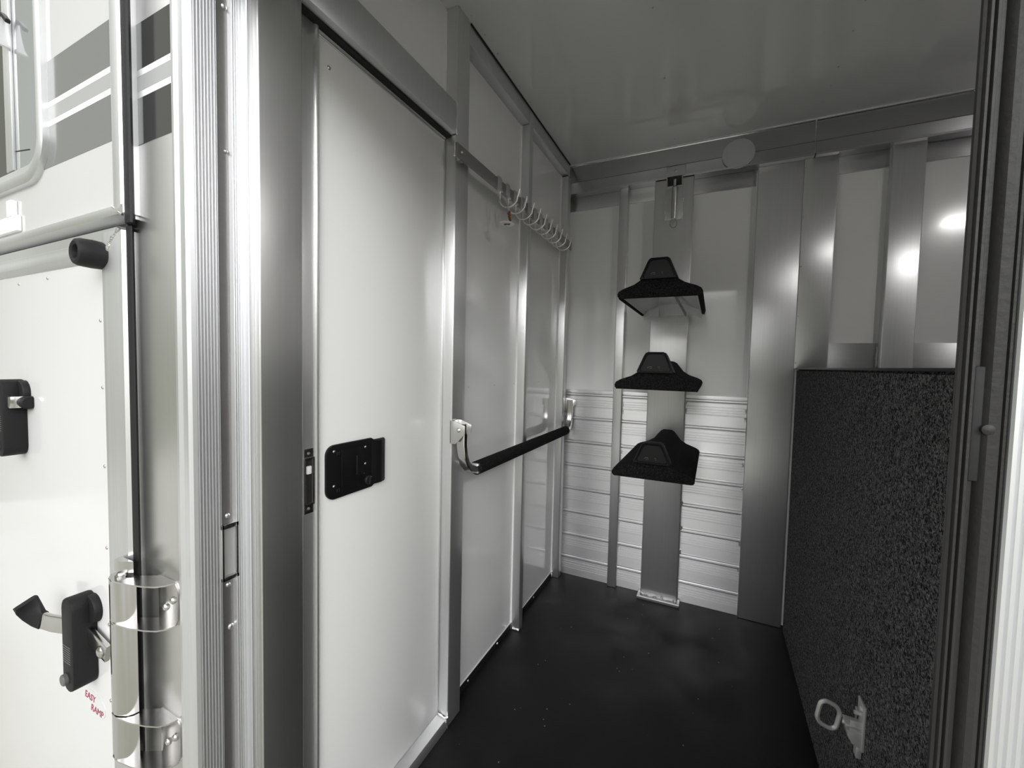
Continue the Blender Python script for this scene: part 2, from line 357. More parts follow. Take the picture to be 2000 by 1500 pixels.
for y, z in ((.652, .950), (.652, .873), (.744, .945), (.744, .905)):
    o = rivet((XP + .010, y, z), 'x', lp, .0033, .002, 1, 'zinc', 'screw')
kn = MB(); kn.lathe([(.011, 0), (.011, .004), (.009, .006)], (XP + .010, .7515, .864), 'x', 20); kn.prism([(.749, .855), (.754, .855), (.7525, .874), (.7505, .874)], 'x', XP + .014, XP + .020, .0008)
kn.build('lock_knob', 'gplast', lp)
rivet((XP + .0105, .739, .883), 'x', lp, .0011, .0008, 1, 'red', 'red_dot'); rivet((XP + .017, .7575, .871), 'x', lp, .0011, .0008, 1, 'red', 'red_dot')

# ---------------- back wall: header cove, studs, sheets, slats
def cove(n, x0, x1, dy):
    prof = [(YB, 2.036), (2.128, 2.036), (2.128, 2.044), (2.140 + dy, 2.046), (2.137 + dy, 2.094), (2.134 + dy, 2.0955), (2.137 + dy, 2.097), (2.148 + dy, 2.182), (2.144 + dy, ZC), (YB, ZC)]
    return struct(MB().prism(prof, 'x', x0, x1).build('trim_%d' % n, 'cove', angle=10))
c9 = cove(9, -.75, .343, 0); c10 = cove(10, .347, 1.8, .001)
MB().bead((.345, 2.142, 2.05), (.345, 2.147, ZC - .004), .0022).build('weld_bead', 'bead', c9)
t = MB(); t.box(-.75, 1.8, 2.138, 2.146, ZC - .0045, ZC, .001); struct(t.build('trim_11', 'caulk'))
# white panels are wall_back; aluminium strips top and bottom
st = MB()
for x0, x1 in ((-.735, .147), (.43, 1.80)): st.box(x0, x1, YB - .006, YB, 1.966, 2.036, .001)
struct(st.build('trim_12', 'alu_h'))
st = MB(); st.box(.43, 1.80, YB - .006, YB, 1.10, 1.266, .001); struct(st.build('trim_13', 'alu_h'))
# extruded slats: profile (y offset, z) per 127 mm plank
prof = []
for k in range(8):
    z0 = k * .1275
    for dy, dz in ((0, .001), (0, .034), (-.0028, .0355), (-.0028, .0385), (0, .040), (0, .047), (-.0022, .048), (-.0022, .0505), (0, .0515), (0, .0585), (-.0022, .0595), (-.0022, .062), (0, .063), (0, .072), (-.0022, .073), (-.0022, .0755), (0, .0765), (0, .092),
                   (.010, .0925), (.010, .0965), (-.0035, .0965), (-.0060, .100), (-.0060, .106), (-.0035, .1095), (.010, .110), (.010, .1145), (0, .115), (0, .126)):
        prof.append((YB - .011 + dy, z0 + dz))
prof.append((YB - .011, 1.02)); prof += [(YB + .005, 1.02), (YB + .005, 0)]
for n, x0, x1 in ((14, -.716, -.458), (15, -.414, -.285), (16, -.112, .147)):
    struct(MB().prism(prof, 'x', x0, x1).build('trim_%d' % n, 'slat', angle=20))
# corner angle strip between left wall and back wall
t = MB(); t.box(XP, -.722, YB - .012, YB, 0, 2.036, .002); t.tube([(-.728, YB - .013, 0), (-.728, YB - .013, 2.03)], .003, 8); struct(t.build('trim_17', 'alu_v'))
# narrow stud, wide post, riveted sheet, right stud
def bstud(n, x0, x1, yf, z0, z1, m='alu_post', bev=.004):
    o = struct(MB().box(x0, x1, yf, YB, z0, z1, bev, 3).build('trim_%d' % n, m))
    w = MB(); w.bead((x0 + .002, yf + .001, z1), (x1 - .002, yf + .001, z1), .0028); w.build('weld_bead', 'bead', o)
    return o
n18 = bstud(18, -.457, -.412, 2.155, 0, 2.038)
n19 = bstud(19, .145, .317, 2.160, 0, 2.038)
MB().tube([(.1435, 2.186, 0), (.1435, 2.186, 2.02)], .0035, 8).build('caulk_line', 'caulk', n19)
sh = struct(MB().box(.314, .428, 2.1565, 2.1595, 1.157, 2.036, .0005).build('trim_20', 'alu_v'))
MB().tube([(.4285, 2.162, 1.157), (.4285, 2.162, 2.03)], .003, 8).build('sheet_edge', 'alu_v', sh)
for z in (2.0, 1.797, 1.59, 1.381, 1.18): rivet((.319, 2.1565, z), 'y', sh, .0035, .002, -1, 'zinc')
n21 = bstud(21, .601, .703, 2.155, 0, 2.040)
w = MB()
for x, yy in ((.598, 2.182), (.706, 2.182), ):
    w.bead((x, yy, 1.16), (x, yy, 1.25), .0035)
w.build('weld_bead', 'bead', n21)
for z in (.995, .955, .75, .63, .5, .38, .26):
    for x_, dz_, r_ in ((-.110, 0, .004), (.141, .03, .004), (-.409, .03, .003)):
        MB().bead((x_, 2.176, z - dz_), (x_, 2.176, z - dz_ - .02), r_).build('weld_bead', 'bead', wall_back)

# ================================================================== SADDLE RACKS
sp_ = thing('saddle_rack_post', (-.2, 2.16, 0), 'wide flat aluminium post behind the three black saddle racks, with a welded foot', 'post')
MB().box(-.285, -.114, 2.132, YB - .008, .006, 2.034, .004, 3).build('post_tube', 'alu_v', sp_)
ft = MB(); ft.box(-.299, -.102, 2.108, 2.17, 0.0, .014, .003); ft.tube([(-.298, 2.112, .012), (-.103, 2.112, .012)], .006, 10); ft.build('foot_plate', 'alu_soft', sp_)
MB().bead((-.285, 2.128, .018), (-.114, 2.128, .018), .006).build('weld_bead', 'bead', sp_)

RX = -.185
half = [(.142, .006), (.1435, .014), (.138, .024), (.124, .032), (.085, .046), (.060, .062), (.042, .085), (.030, .100), (.018, .107)]
outer = half + [(-x, z) for x, z in reversed(half)]
def inset(d):
    h2 = [(.1435 - d, .004), (.134 - d * .6, .019 - d * .3), (.122, .032 - d), (.083, .046 - d), (.052, .062 - d), (.034, .083 - d), (.022, .099 - d), (.012, .107 - d)]
    return h2
def make_rack():
    r = empty('saddle_rack', (RX, 2.13, 0))
    # hollow carpeted shell
    sec = [(.1435, 0), (.1435, .014)] + half[2:] 
    o_ = [(.139, -.004)] + half + [(-x, z) for x, z in reversed(half)] + [(-.139, -.004)]
    i_ = [(-.129, -.003)] + [(-x, z) for x, z in inset(.012)[1:]] + [(x, z) for x, z in reversed(inset(.012)[1:])] + [(.129, -.003)]
    poly = [(RX + x, z) for x, z in o_ + i_]
    sh_ = MB().prism(poly, 'y', 1.574, 2.128, .001).build('rack_shell', 'carpet', r)
    fr = [(RX + x, z) for x, z in ([(.134, -.003), (.1425, .004)] + [(x, z - .001) for x, z in half[1:]] + [(-x, z - .001) for x, z in reversed(half[1:])] + [(-.1425, .004), (-.134, -.003)])]
    MB().prism(fr, 'y', 1.563, 1.580, .004).build('front_panel', 'carpet', r)
    # moulded end cap: trapezoid front, rounded rim
    cp = MB(); t = bmesh.new()
    def ringv(y, s, dz=0):
        base = [(-.066, .058), (.066, .058), (.037, .126), (.030, .133), (-.030, .133), (-.037, .126)]
        cx, cz = 0, .09
        return [t.verts.new((RX + cx + (x - cx) * s, y, cz + (z - cz) * s + dz)) for x, z in base]
    rs = [ringv(1.600, .98), ringv(1.556, 1.0), ringv(1.549, .96), ringv(1.549, .84), ringv(1.5535, .80)]
    for A, B in zip(rs, rs[1:]):
        for k in range(6): t.faces.new((A[k], A[(k + 1) % 6], B[(k + 1) % 6], B[k]))
    t.faces.new(rs[0]); t.faces.new(rs[-1]); bmesh.ops.recalc_face_normals(t, faces=t.faces)
    bmesh.ops.bevel(t, geom=[e_ for e_ in t.edges if abs(e_.verts[0].co.y - e_.verts[1].co.y) > .001], offset=.004, segments=3, affect='EDGES')
    cp.merge(t); cap = cp.build('end_cap', 'cap', r)
    mk = MB(); mk.tube([(RX - .026, 1.5525, .076), (RX - .021, 1.5525, .080), (RX - .012, 1.5525, .080)], .0011, 6); mk.tube([(RX - .020, 1.5525, .0745), (RX - .010, 1.5525, .0755)], .0009, 6)
    mk.tube([(RX + .009, 1.5525, .080), (RX + .015, 1.5525, .080)], .0010, 6); mk.tube([(RX + .012, 1.5525, .0745), (RX + .016, 1.5525, .0755)], .0009, 6)
    mk.build('moulded_mark', 'mark', cap)
    # aluminium skeleton under the shell
    sk_ = MB()
    bk = [(RX + x, z) for x, z in ([(.128, -.022), (.134, .0), (.124, .018), (.083, .032), (.056, .046), (.036, .07), (.016, .09)] + [(-.016, .09), (-.036, .07), (-.056, .046), (-.083, .032), (-.124, .018), (-.134, .0), (-.128, -.022), (-.100, -.006), (.100, -.006)])]
    sk_.prism(bk, 'y', 2.120, 2.1315); sk_.build('back_plate', 'alu_soft', r)
    rb = MB(); rb.box(RX - .014, RX + .014, 1.60, 2.12, .070, .082, .002)
    rb.tube([(RX - .060, 2.115, -.004), (RX - .018, 1.78, .070)], .006, 8, flat=(.004, .018)); rb.tube([(RX + .060, 2.115, -.004), (RX + .018, 1.78, .070)], .006, 8, flat=(.004, .018))
    rb.build('support_rib', 'alu_soft', r)
    li = [(RX + x, z) for x, z in ([(-.127, .001), (-.120, .0185), (-.083, .0325), (-.052, .049)] + [(.052, .049), (.083, .0325), (.120, .0185), (.127, .001), (.1255, .0005), (.118, .0165), (.082, .031), (.051, .047), (-.051, .047), (-.082, .031), (-.118, .0165), (-.1255, .0005)])]
    MB().prism(li, 'y', 1.582, 2.119).build('underside_lining', 'alu_soft', r)
    return r
rk = make_rack(); kids = list(rk.children); rk.location.z = 1.400
tag(rk, 'highest of the three black carpeted saddle racks, seen from below', 'saddle rack', 'saddle racks on the aluminium post')
def copy_tree(o, parent=None):
    c = o.copy(); C.objects.link(c)
    if parent: c.parent = parent
    for ch in list(o.children): copy_tree(ch, c)
    return c
src_children = {}
for z, lab in ((1.070, 'middle of the three black carpeted saddle racks, level with the top of the metal slats'), (.745, 'lowest of the three black carpeted saddle racks, its carpeted top ridge in view')):
    c = copy_tree(rk); c.location.z = z; c['label'] = lab

# spring pull pin at the head of the post
pp = thing('pull_pin', (-.193, 2.13, 1.83), 'small steel spring pin with a pull ring above the top saddle rack', 'latch')
MB().box(-.236, -.158, 2.126, 2.132, 1.842, 1.985, .001).build('mounting_plate', 'alu_soft', pp)
for x in (-.236, -.158):
    for z in (1.975, 1.935, 1.89, 1.86): MB().bead((x, 2.127, z), (x, 2.127, z - .018), .0028).build('weld_bead', 'bead', pp)
MB().lathe([(.0, 1.842), (.0115, 1.842), (.0125, 1.85), (.0125, 1.985), (.007, 1.992), (.007, 2.02)], (-.194, 2.112, 0), 'z', 20).build('pin_barrel', 'zinc', pp)
th = [(-.194 + .015 * math.cos(a), 2.112 + .003 * math.sin(a), 1.820 + .020 * math.sin(a)) for a in [i * math.tau / 20 for i in range(20)]]
MB().tube(th, .002, 8, True).build('pull_ring', 'steel', pp)
cb = MB(); cb.box(-.230, -.160, 2.095, 2.130, 2.030, 2.035, .001); cb.box(-.230, -.226, 2.098, 2.128, 1.995, 2.034, .001); cb.box(-.164, -.160, 2.098, 2.128, 1.995, 2.034, .001)
cb.box(-.228, -.162, 2.126, 2.132, 1.992, 2.034, .001); kp = cb.build('keeper_cup', 'zinc', pp)
MB().box(-.225, -.165, 2.121, 2.126, 1.998, 2.030).build('keeper_back', 'plast', pp)
hp = MB(); hp.box(-.236, -.152, 2.131, 2.1345, 2.036, 2.092, .001); dome(hp, (-.194, 2.131, 2.068), 'y', .008, .004, -1); hp.build('hanger_plate', 'alu_soft', pp)

# round cover disc on the cove
dk = thing('cover_disc', (.063, 2.12, 2.10), 'round pale metal cover disc on the header above the back wall', 'cover')
a_ = MB(); a_.lathe([(.064, 0), (.0645, -.001), (.064, -.002)], (.0625, 2.1325, 2.097), 'y', 48); a_.build('disc_plate', 'alu_soft', dk)
for sx, sz in ((-.059, -.006), (.059, .006)): rivet((.0625 + sx, 2.1305, 2.097 + sz), 'y', dk, .004, .002, -1, 'zinc', 'screw')

# ================================================================== BRIDLE HOOK RAIL
rl = thing('hook_rail', (-.69, 1.5, 1.76), 'flat aluminium rail across the left wall carrying the row of wire hooks', 'rail')
MB().box(-.694, -.688, 1.040, 2.12, 1.744, 1.784, .001).build('rail_bar', 'dullalu', rl)
for y0_, y1_ in ((1.070, 1.090), (1.612, 1.632), (2.108, 2.12)): MB().box(XF - .001, -.694, y0_, y1_, 1.748, 1.780, .001).build('spacer_block', 'alu_soft', rl)
dome(MB(), (-.688, 1.063, 1.764), 'x', .005, .006, 1).build('bolt', 'zinc', rl)
MB().bead((-.697, 1.040, 1.746), (-.697, 1.040, 1.782), .003).build('weld_bead', 'bead', rl)
def make_hook():
    h_ = empty('bridle_hook', (-.688, 0, 1.784))
    c_ = MB(); c_.box(-.6880, -.6835, -.013, .013, 1.742, 1.789, .001); c_.box(-.699, -.6835, -.013, .013, 1.7855, 1.789, .001); c_.box(-.6990, -.6955, -.013, .013, 1.768, 1.789, .001)
    c_.lathe([(.005, -.013), (.005, .013)], (-.6845, 0, 1.744), 'y', 10)
    c_.build('hook_clip', 'alu_soft', h_)
    path = [(-.6845, 0, 1.744), (-.6850, 0, 1.722)] + [(-.650 - .0350 * math.cos(math.radians(a)), 0, 1.7165 - .0335 * math.sin(math.radians(a))) for a in range(10, 151, 10)]
    path += [(-.6175, 0, 1.714), (-.6135, 0, 1.726), (-.6115, 0, 1.737)]
    MB().tube(path, .0029, 10, up=(0, 1, 0)).build('wire_hook', 'wire', h_)
    return h_
hk = make_hook(); G = 'wire bridle hooks on the rail'
ords = ['first wire hook at the near end of the rail, directly over the hanging tag', 'second wire hook counting from the near end of the rail', 'third wire hook counting from the near end of the rail', 'fourth wire hook counting from the near end of the rail', 'fifth wire hook counting from the near end of the rail',
        'sixth wire hook counting from the near end, fifth from the far corner', 'wire hook on the rail, fourth counting from the far corner', 'wire hook on the rail, third counting from the far corner', 'wire hook on the rail, second counting from the far corner', 'last wire hook on the rail, nearest the back wall corner']
for i in range(10):
    o = hk if i == 0 else copy_tree(hk)
    o.location.y = 1.302 + i * .0640; tag(o, ords[i], 'hook', G)
# hanging tag
tg = thing('hanging_tag', (-.652, 1.302, 1.65), 'white oval tag with black print hanging by an amber cord from the first hook', 'tag')
MB().tube([(-.652 + .006 * math.cos(a), 1.302 + .003 * math.cos(a), 1.674 + .010 * math.sin(a)) for a in [i * math.tau / 14 for i in range(14)]], .0007, 6, True).build('tag_ring', 'steel', tg)
cdp = []
for i in range(16):
    t_ = i / 15; cdp.append((-.650 + .003 * math.sin(t_ * 20) + .006 * t_, 1.302 + .002 * math.cos(t_ * 20), 1.668 - .030 * t_))
MB().tube(cdp, [.0032 + .0012 * math.sin(i * 2.3) for i in range(16)], 8).build('tag_cord', 'amber', tg)
tdm = bmesh.new(); bmesh.ops.create_cone(tdm, cap_ends=True, segments=32, radius1=.025, radius2=.025, depth=.0016)
tmat = Matrix.Translation((-.654, 1.300, 1.627)) @ Matrix.Rotation(math.radians(-2), 4, 'X') @ Matrix.Rotation(math.radians(3), 4, 'Y')
mb = MB(); mb.merge(tdm, tmat); td = mb.build('tag_disc', 'dwhite', tg)
mk = MB()
for dx, dy, sx, sy in ((-.008, .003, .006, .004), (-.004, -.004, .005, .003), (.004, .003, .006, .005), (.009, -.002, .004, .003), (.001, -.001, .002, .006)):
    b_ = bmesh.new(); bmesh.ops.create_cone(b_, cap_ends=True, segments=10, radius1=1, radius2=1, depth=1)
    bmesh.ops.transform(b_, matrix=tmat @ Matrix.Translation((dx, dy, 0)) @ Matrix.Diagonal((sx, sy, .0024, 1)), verts=b_.verts); mk.merge(b_)
mk.build('tag_print', 'plast', td)

# ================================================================== BLANKET BAR
bb = thing('blanket_bar', (-.685, 1.6, .81), 'swinging blanket bar with black carpet sleeve and chromed arms, along the left wall', 'bar')
XA = -.683
pth = [(XA, 1.082, .965), (XA, 1.082, .90), (XA, 1.088, .865), (XA, 1.102, .838), (XA, 1.122, .820), (XA, 1.146, .812), (XA, 1.172, .809)]
MB().tube(pth, .01, 16, flat=(.022, .030), up=(1, 0, 0)).build('arm', 'steel', bb)
pth2 = [(XA, 2.078, .809), (XA, 2.104, .812), (XA, 2.126, .822), (XA, 2.140, .842), (XA, 2.148, .87), (XA, 2.152, .91), (XA, 2.150, .965)]
MB().tube(pth2, .01, 16, flat=(.022, .030), up=(1, 0, 0)).build('arm', 'steel', bb)
sl = MB(); sl.lathe([(.019, 1.168), (.0225, 1.170), (.0228, 1.6), (.0225, 2.088), (.019, 2.090)], (XA, 0, .809), 'y', 24); sl.build('carpet_sleeve', 'carpet', bb)
MB().box(XA - .014, XA + .014, 1.160, 1.170, .793, .826, .003).build('end_ferrule', 'alu_soft', bb)
for y0, s_, w_ in ((1.075, 1, 1), (2.158, -1, .55)):
    b1 = MB()
    b1.prism([(XF - .001, .905), (XF - .001, .975), (XF + .015, .975), (XF + .052, .962), (XF + .052, .938), (XF + .020, .905)], 'y', y0 - s_ * .019 * w_, y0 - s_ * (.019 * w_ - .003), .0007)
    b1.prism([(XF - .001, .905), (XF - .001, .975), (XF + .015, .975), (XF + .052, .962), (XF + .052, .938), (XF + .020, .905)], 'y', y0 + s_ * (.021 * w_ - .003), y0 + s_ * .021 * w_, .0007)
    b1.box(XF - .0005, XF + .003, y0 - .019 * w_, y0 + .019 * w_, .905, .975, .001)
    bk_ = b1.build('bracket', 'zinc', bb)
    dome(MB(), (XF + .030, y0 - s_ * .019 * w_, .948), 'y', .007, .005, -s_).build('bolt', 'zinc', bk_)
    rivet((XF + .003, y0, .94), 'x', bk_, .004, .002, 1, 'zinc', 'screw')

# ================================================================== CARPETED DIVIDER
dv = thing('carpeted_divider', (.336, 1.4, 0), 'waist-high divider covered in charcoal carpet, right of the tack area', 'divider')
mb = MB(); t = bmesh.new(); bmesh.ops.create_cube(t, size=1)
for v in t.verts: v.co = Vector((.336 + v.co.x * .032, 1.42 + v.co.y * 1.44, .578 + v.co.z * 1.154))
bmesh.ops.bevel(t, geom=t.edges[:], offset=.008, segments=3, affect='EDGES'); mb.merge(t); mb.build('carpet_cover', 'carpet2', dv)
mb = MB(); mb.box(.332, .36, 2.13, 2.156, 0, 1.157, .003); mb.build('edge_strip', 'carpet', dv)
MB().box(.318, .353, .75, 2.15, 1.152, 1.158, .0015).build('top_strip', 'plast', dv)
# slam latch with a ring handle
sl_ = thing('slam_latch', (.32, 1.13, .38), 'zinc latch with an oblong ring handle sticking out low on the carpeted divider', 'latch')
mb = MB(); mb.box(.316, .3205, 1.095, 1.135, .342, .440, .001); mb.box(.316, .3205, 1.125, 1.150, .362, .404, .001); mb.build('latch_plate', 'cast', sl_)
mb = MB(); mb.prism([(.318, .345), (.300, .352), (.292, .366), (.292, .378), (.318, .378)], 'y', 1.098, 1.126, .001); mb.box(.288, .318, 1.100, 1.130, .384, .390, .001); mb.box(.296, .318, 1.102, 1.106, .378, .40, .001)
mb.build('latch_housing', 'cast', sl_)
mb = MB(); mb.tube([(.312, 1.112, .381), (.286, 1.118, .383)], .0052, 12); mb.build('bolt_rod', 'cast', sl_)
MB().box(.308, .318, 1.100, 1.118, .322, .347, .0015).build('lug', 'cast', sl_); MB().lathe([(.0045, 0), (.0045, -.012)], (.317, 1.116, .412), 'x', 10).build('lug', 'cast', sl_)
dome(MB(), (.316, 1.108, .428), 'x', .007, .005, -1).build('bolt', 'cast', sl_)
tz = Matrix.Translation((.262, 1.122, .384)) @ Matrix.Rotation(math.radians(10), 4, 'Z') @ Matrix.Rotation(math.radians(22), 4, 'Y')
pr = [(a_ + .22 * -b_, b_) for a_, b_ in rrect(-.0205, .0205, -.027, .027, .016, 6)]
mb = MB(); mb.tube([tz @ Vector((a, 0, b)) for a, b in pr], .0046, 10, True, up=(0, 1, 0)); mb.build('ring_handle', 'cast', sl_)

# ================================================================== ROOF LIGHT (its reflection shows on the back wall)
lt = thing('ceiling_light', (1.45, .52, ZC), 'LED light on the ceiling to the right of the divider', 'light')
MB().box(1.36, 1.54, .46, .60, ZC - .018, ZC, .004).build('lamp_housing', 'caulk', lt)
mb = MB()
for i in range(3):
    for j in range(2): MB().box(1.385 + i * .052, 1.400 + i * .052, .475 + j * .062, .515 + j * .062, ZC - .020, ZC - .017).build('led_diode', 'led', lt)

# ================================================================== DOOR OPENING JAMBS
def ribs(x0, y0, y1, n, amp, sgn=1):
    """ridged outline running along y at face x0"""
    out_ = []
    for i in range(n):
        a = y0 + (y1 - y0) * i / n; w_ = (y1 - y0) / n
        out_ += [(x0, a), (x0 + amp * sgn, a + w_ * .25), (x0 + amp * sgn, a + w_ * .7), (x0, a + w_ * .85)]
    return out_
jp = [(-.790, .400), (-.790, .381), (-.786, .3775), (-.778, .3765), (-.770, .3795), (-.764, .3800), (-.757, .3795), (-.751, .383), (-.7495, .389)]
jp += ribs(-.7505, .391, .4255, 7, .0004) + [(-.758, .4265), (-.758, .446), (-.7545, .4465)] + ribs(-.7485, .448, .4625, 4, .0005) + [(-.7480, .4645), (-.736, .4646), (-.735, .4656), (-.735, .4744), (-.752, .4745), (-.80, .470), (-.80, .400)]
jl = struct(MB().prism(jp, 'z', -.30, 2.10).build('trim_22', 'rib', angle=12))
MB().box(-.7600, -.7572, .4267, .4458, -.29, 2.09).build('jamb_insert', 'dullalu', jl)
# striker slot in the jamb
sk2 = MB(); sk2.box(-.757, -.7475, .4235, .4275, .762, .862, .0008); sk2.box(-.757, -.7475, .4475, .452, .762, .862, .0008)
sk2.box(-.757, -.7475, .4235, .452, .854, .862, .0008); sk2.box(-.757, -.7475, .4235, .452, .762, .769, .0008)
sp3 = sk2.build('striker_plate', 'steel', jl)
MB().box(-.757, -.7545, .4275, .4475, .769, .854).build('striker_slot', 'wood', sp3)
for y, z, r_ in ((.438, .874, .0042), (.438, .750, .0042), (.442, .672, .0055), (.442, 1.498, .0035), (.442, 1.733, .005)):
    o = rivet((-.7572, y, z), 'x', jl, r_, .003, 1, 'zinc', 'screw'); 
# exterior corner post with decal
cp_ = struct(MB().box(-.945, -.790, .385, .46, -.30, 2.30, .002).build('trim_23', 'alu_near'))
def decal(x0, x1, yf, zb, zt, par, m='dgrey'):
    h_ = zt - zb; a = zb + h_ * .385; b = a + .0105; c = zb + h_ * .565; d = c + .0105
    MB().box(x0, x1, yf - .0006, yf, zb, a).build('decal_band', m, par); MB().box(x0, x1, yf - .0006, yf, d, zt).build('decal_band', m, par)
    MB().box(x0, x1, yf - .0008, yf, a, b).build('decal_stripe', 'dwhite', par); MB().box(x0, x1, yf - .0008, yf, c, d).build('decal_stripe', 'dwhite', par)
    MB().box(x0, x1, yf - .0006, yf, b, c).build('decal_band', 'mgrey', par)
decal(-.928, -.7905, .385, 1.511, 1.7095, cp_, 'mirrorgrey')
# right jamb: rubber-faced profile and ribbed aluminium
sp4 = [(.1800, .46), (.1500, .392), (.1495, .3875), (.1510, .3865), (.1520, .3885), (.1532, .3868), (.1545, .3866), (.1555, .389), (.1565, .3868), (.1580, .3866), (.1590, .3905), (.1605, .3925), (.1625, .3925), (.1640, .3895), (.1665, .3872), (.1700, .3865), (.1725, .3875), (.1735, .3895), (.1742, .3880), (.1755, .3878), (.1760, .392), (.1760, .46)]
rj = tag(MB().prism(sp4, 'z', -.30, 2.10).build('door_seal', 'seal', angle=25), 'tall dark rubber seal profile down the right side of the doorway', 'seal')
MB().box(.1592, .1692, .3895, .3932, 1.077, 1.155, .001).build('latch_recess', 'dark', rj)
MB().lathe([(.0035, .390), (.0035, .3865), (.0015, .3855)], (.1665, 0, 1.113), 'y', 16).build('screw', 'seal', rj)
rp = [(.1762, .46)] + [(.1762, .3885)]
for i in range(9):
    a = .1765 + i * .0042; rp += [(a, .3865), (a + .0012, .3848), (a + .0028, .3848), (a + .0036, .3865)]
rp += [(.2150, .384), (.262, .384), (.262, .46)]
struct(MB().prism(rp, 'z', -.30, 2.10).build('trim_24', 'rib', angle=12))
struct(MB().box(-.79, .176, .390, .461, 1.80, 1.86, .003).build('trim_25', 'alu_soft'))

# ================================================================== EXTERIOR LEFT: upper door, ramp door
YE = .375
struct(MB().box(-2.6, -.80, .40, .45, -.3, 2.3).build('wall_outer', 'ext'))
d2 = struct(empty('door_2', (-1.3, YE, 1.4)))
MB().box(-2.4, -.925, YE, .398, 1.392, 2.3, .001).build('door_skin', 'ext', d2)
fr = MB()
fr.prism([(-.940, YE), (-.940, .366), (-.934, .3605), (-.922, .3585), (-.910, .3605), (-.904, .367), (-.904, .385), (-.925, .385)], 'z', 1.392, 2.3)
fr.prism([(YE, 1.4075), (.367, 1.4075), (.360, 1.4045), (.358, 1.397), (.360, 1.3895), (.367, 1.3855), (.385, 1.3855), (.385, 1.4)], 'x', -2.4, -.908)
fr.build('door_frame', 'alu_soft', d2)
MB().bead((-.936, .360, 1.403), (-.908, .3615, 1.388), .0025).build('weld_bead', 'bead', d2)
MB().prism([(-.908, .367), (-.906, .364), (-.890, .3645), (-.887, .367), (-.922, .388), (-.94, .388)], 'z', 1.374, 2.3).build('rubber_gasket', 'rubber', d2)
decal(-1.270, -.9405, YE, 1.5275, 1.733, d2)
MB().box(-1.52, -1.378, .366, YE, 1.418, 1.452, .002).build('door_catch', 'caulk', d2); MB().box(-1.425, -1.398, .364, YE, 1.45, 1.486, .002).build('door_catch', 'caulk', d2)
# window with rounded frame
w1 = struct(empty('window_1', (-1.5, YE, 1.7)))
zc_ = 1.15
op = rrect(-1.90, -1.225, 1.5075, 2.08, .085, 10); ip = rrect(-1.865, -1.262, 1.545, 2.04, .055, 10)
def ringprism(o_, i_, y0, y1, name, m, par):
    t = bmesh.new(); n = len(o_)
    V = [[t.verts.new((p[0], y, p[1])) for p in pts_] for pts_, y in ((o_, y1), (o_, y0 + .003), ([(o_[k][0] * .85 + i_[k][0] * .15, o_[k][1] * .85 + i_[k][1] * .15) for k in range(n)], y0), ([(o_[k][0] * .5 + i_[k][0] * .5, o_[k][1] * .5 + i_[k][1] * .5) for k in range(n)], y0), ([(o_[k][0] * .4 + i_[k][0] * .6, o_[k][1] * .4 + i_[k][1] * .6) for k in range(n)], y0 + .005), (i_, y0 + .006), (i_, y1))]
    for A, B in zip(V, V[1:]):
        for k in range(n): t.faces.new((A[k], A[(k + 1) % n], B[(k + 1) % n], B[k]))
    bmesh.ops.recalc_face_normals(t, faces=t.faces)
    mb = MB(); mb.merge(t); return mb.build(name, m, par)
ringprism(op, ip, .362, YE, 'window_frame', 'alu_soft', w1)
g1 = MB(); g1.prism(rrect(-1.87, -1.258, 1.54, 2.045, .055, 8), 'y', .3725, .3745); g1.build('glass_pane', 'glass', w1)
sg = MB(); sg.box(-1.425, -1.388, .367, .3724, 1.548, 2.04, .001); sg.build('sash_bar', 'alu_soft', w1)
MB().box(-1.86, -1.425, .3705, .3723, 1.546, 2.038).build('dark_pane', 'dglass', w1)
MB().prism([(-1.388, 1.590), (-1.314, 1.580), (-1.314, 1.5785), (-1.388, 1.5885)], 'y', .3715, .3724).build('pane_line', 'dark', w1)
ws = tag(MB().tube([(-1.412, .364, 1.878), (-1.410, .363, 1.858), (-1.404, .362, 1.835), (-1.396, .361, 1.815), (-1.384, .360, 1.800)], .01, 10, flat=(.004, .018), up=(0, 1, 0)).build('window_strap', 'silver'), 'short pale strap hanging inside the corner of the trailer window', 'strap')
MB().tube([(-1.450, .360, 1.890), (-1.415, .359, 1.880), (-1.385, .359, 1.865), (-1.362, .360, 1.845)], .004, 10, flat=(.008, .008), up=(0, 1, 0)).build('strap_clasp', 'plast', ws)

d3 = struct(empty('door_3', (-1.3, YE, .5)))
MB().box(-2.4, -.955, YE, .398, -.3, 1.378, .001).build('ramp_panel', 'ext', d3)
fr = MB()
fr.prism([(-1.0065, YE + .001), (-1.0065, .3735), (-.996, .371), (-.992, .365), (-.982, .3615), (-.972, .3625), (-.966, .3635), (-.948, .3635), (-.944, .3645), (-.938, .3645), (-.932, .3665), (-.926, .3665), (-.921, .372), (-.921, .386), (-.95, .386)], 'z', -.3, 1.366)
fr.prism([(YE + .001, 1.322), (.3735, 1.322), (.3715, 1.327), (.366, 1.3335), (.3655, 1.344), (.3665, 1.3465), (.3665, 1.355), (.3695, 1.357), (.3695, 1.374), (.386, 1.374)], 'x', -2.4, -.94)
fr.build('ramp_frame', 'alu_soft', d3)
MB().bead((-.930, .3655, 1.370), (-.958, .3635, 1.345), .0028).bead((-.958, .3635, 1.345), (-.974, .362, 1.322), .0028).build('weld_bead', 'bead', d3)
MB().prism([(-.922, .373), (-.920, .371), (-.906, .3715), (-.904, .373), (-.930, .388), (-.95, .388)], 'z', -.3, 1.372).build('rubber_gasket', 'rubber', d3)
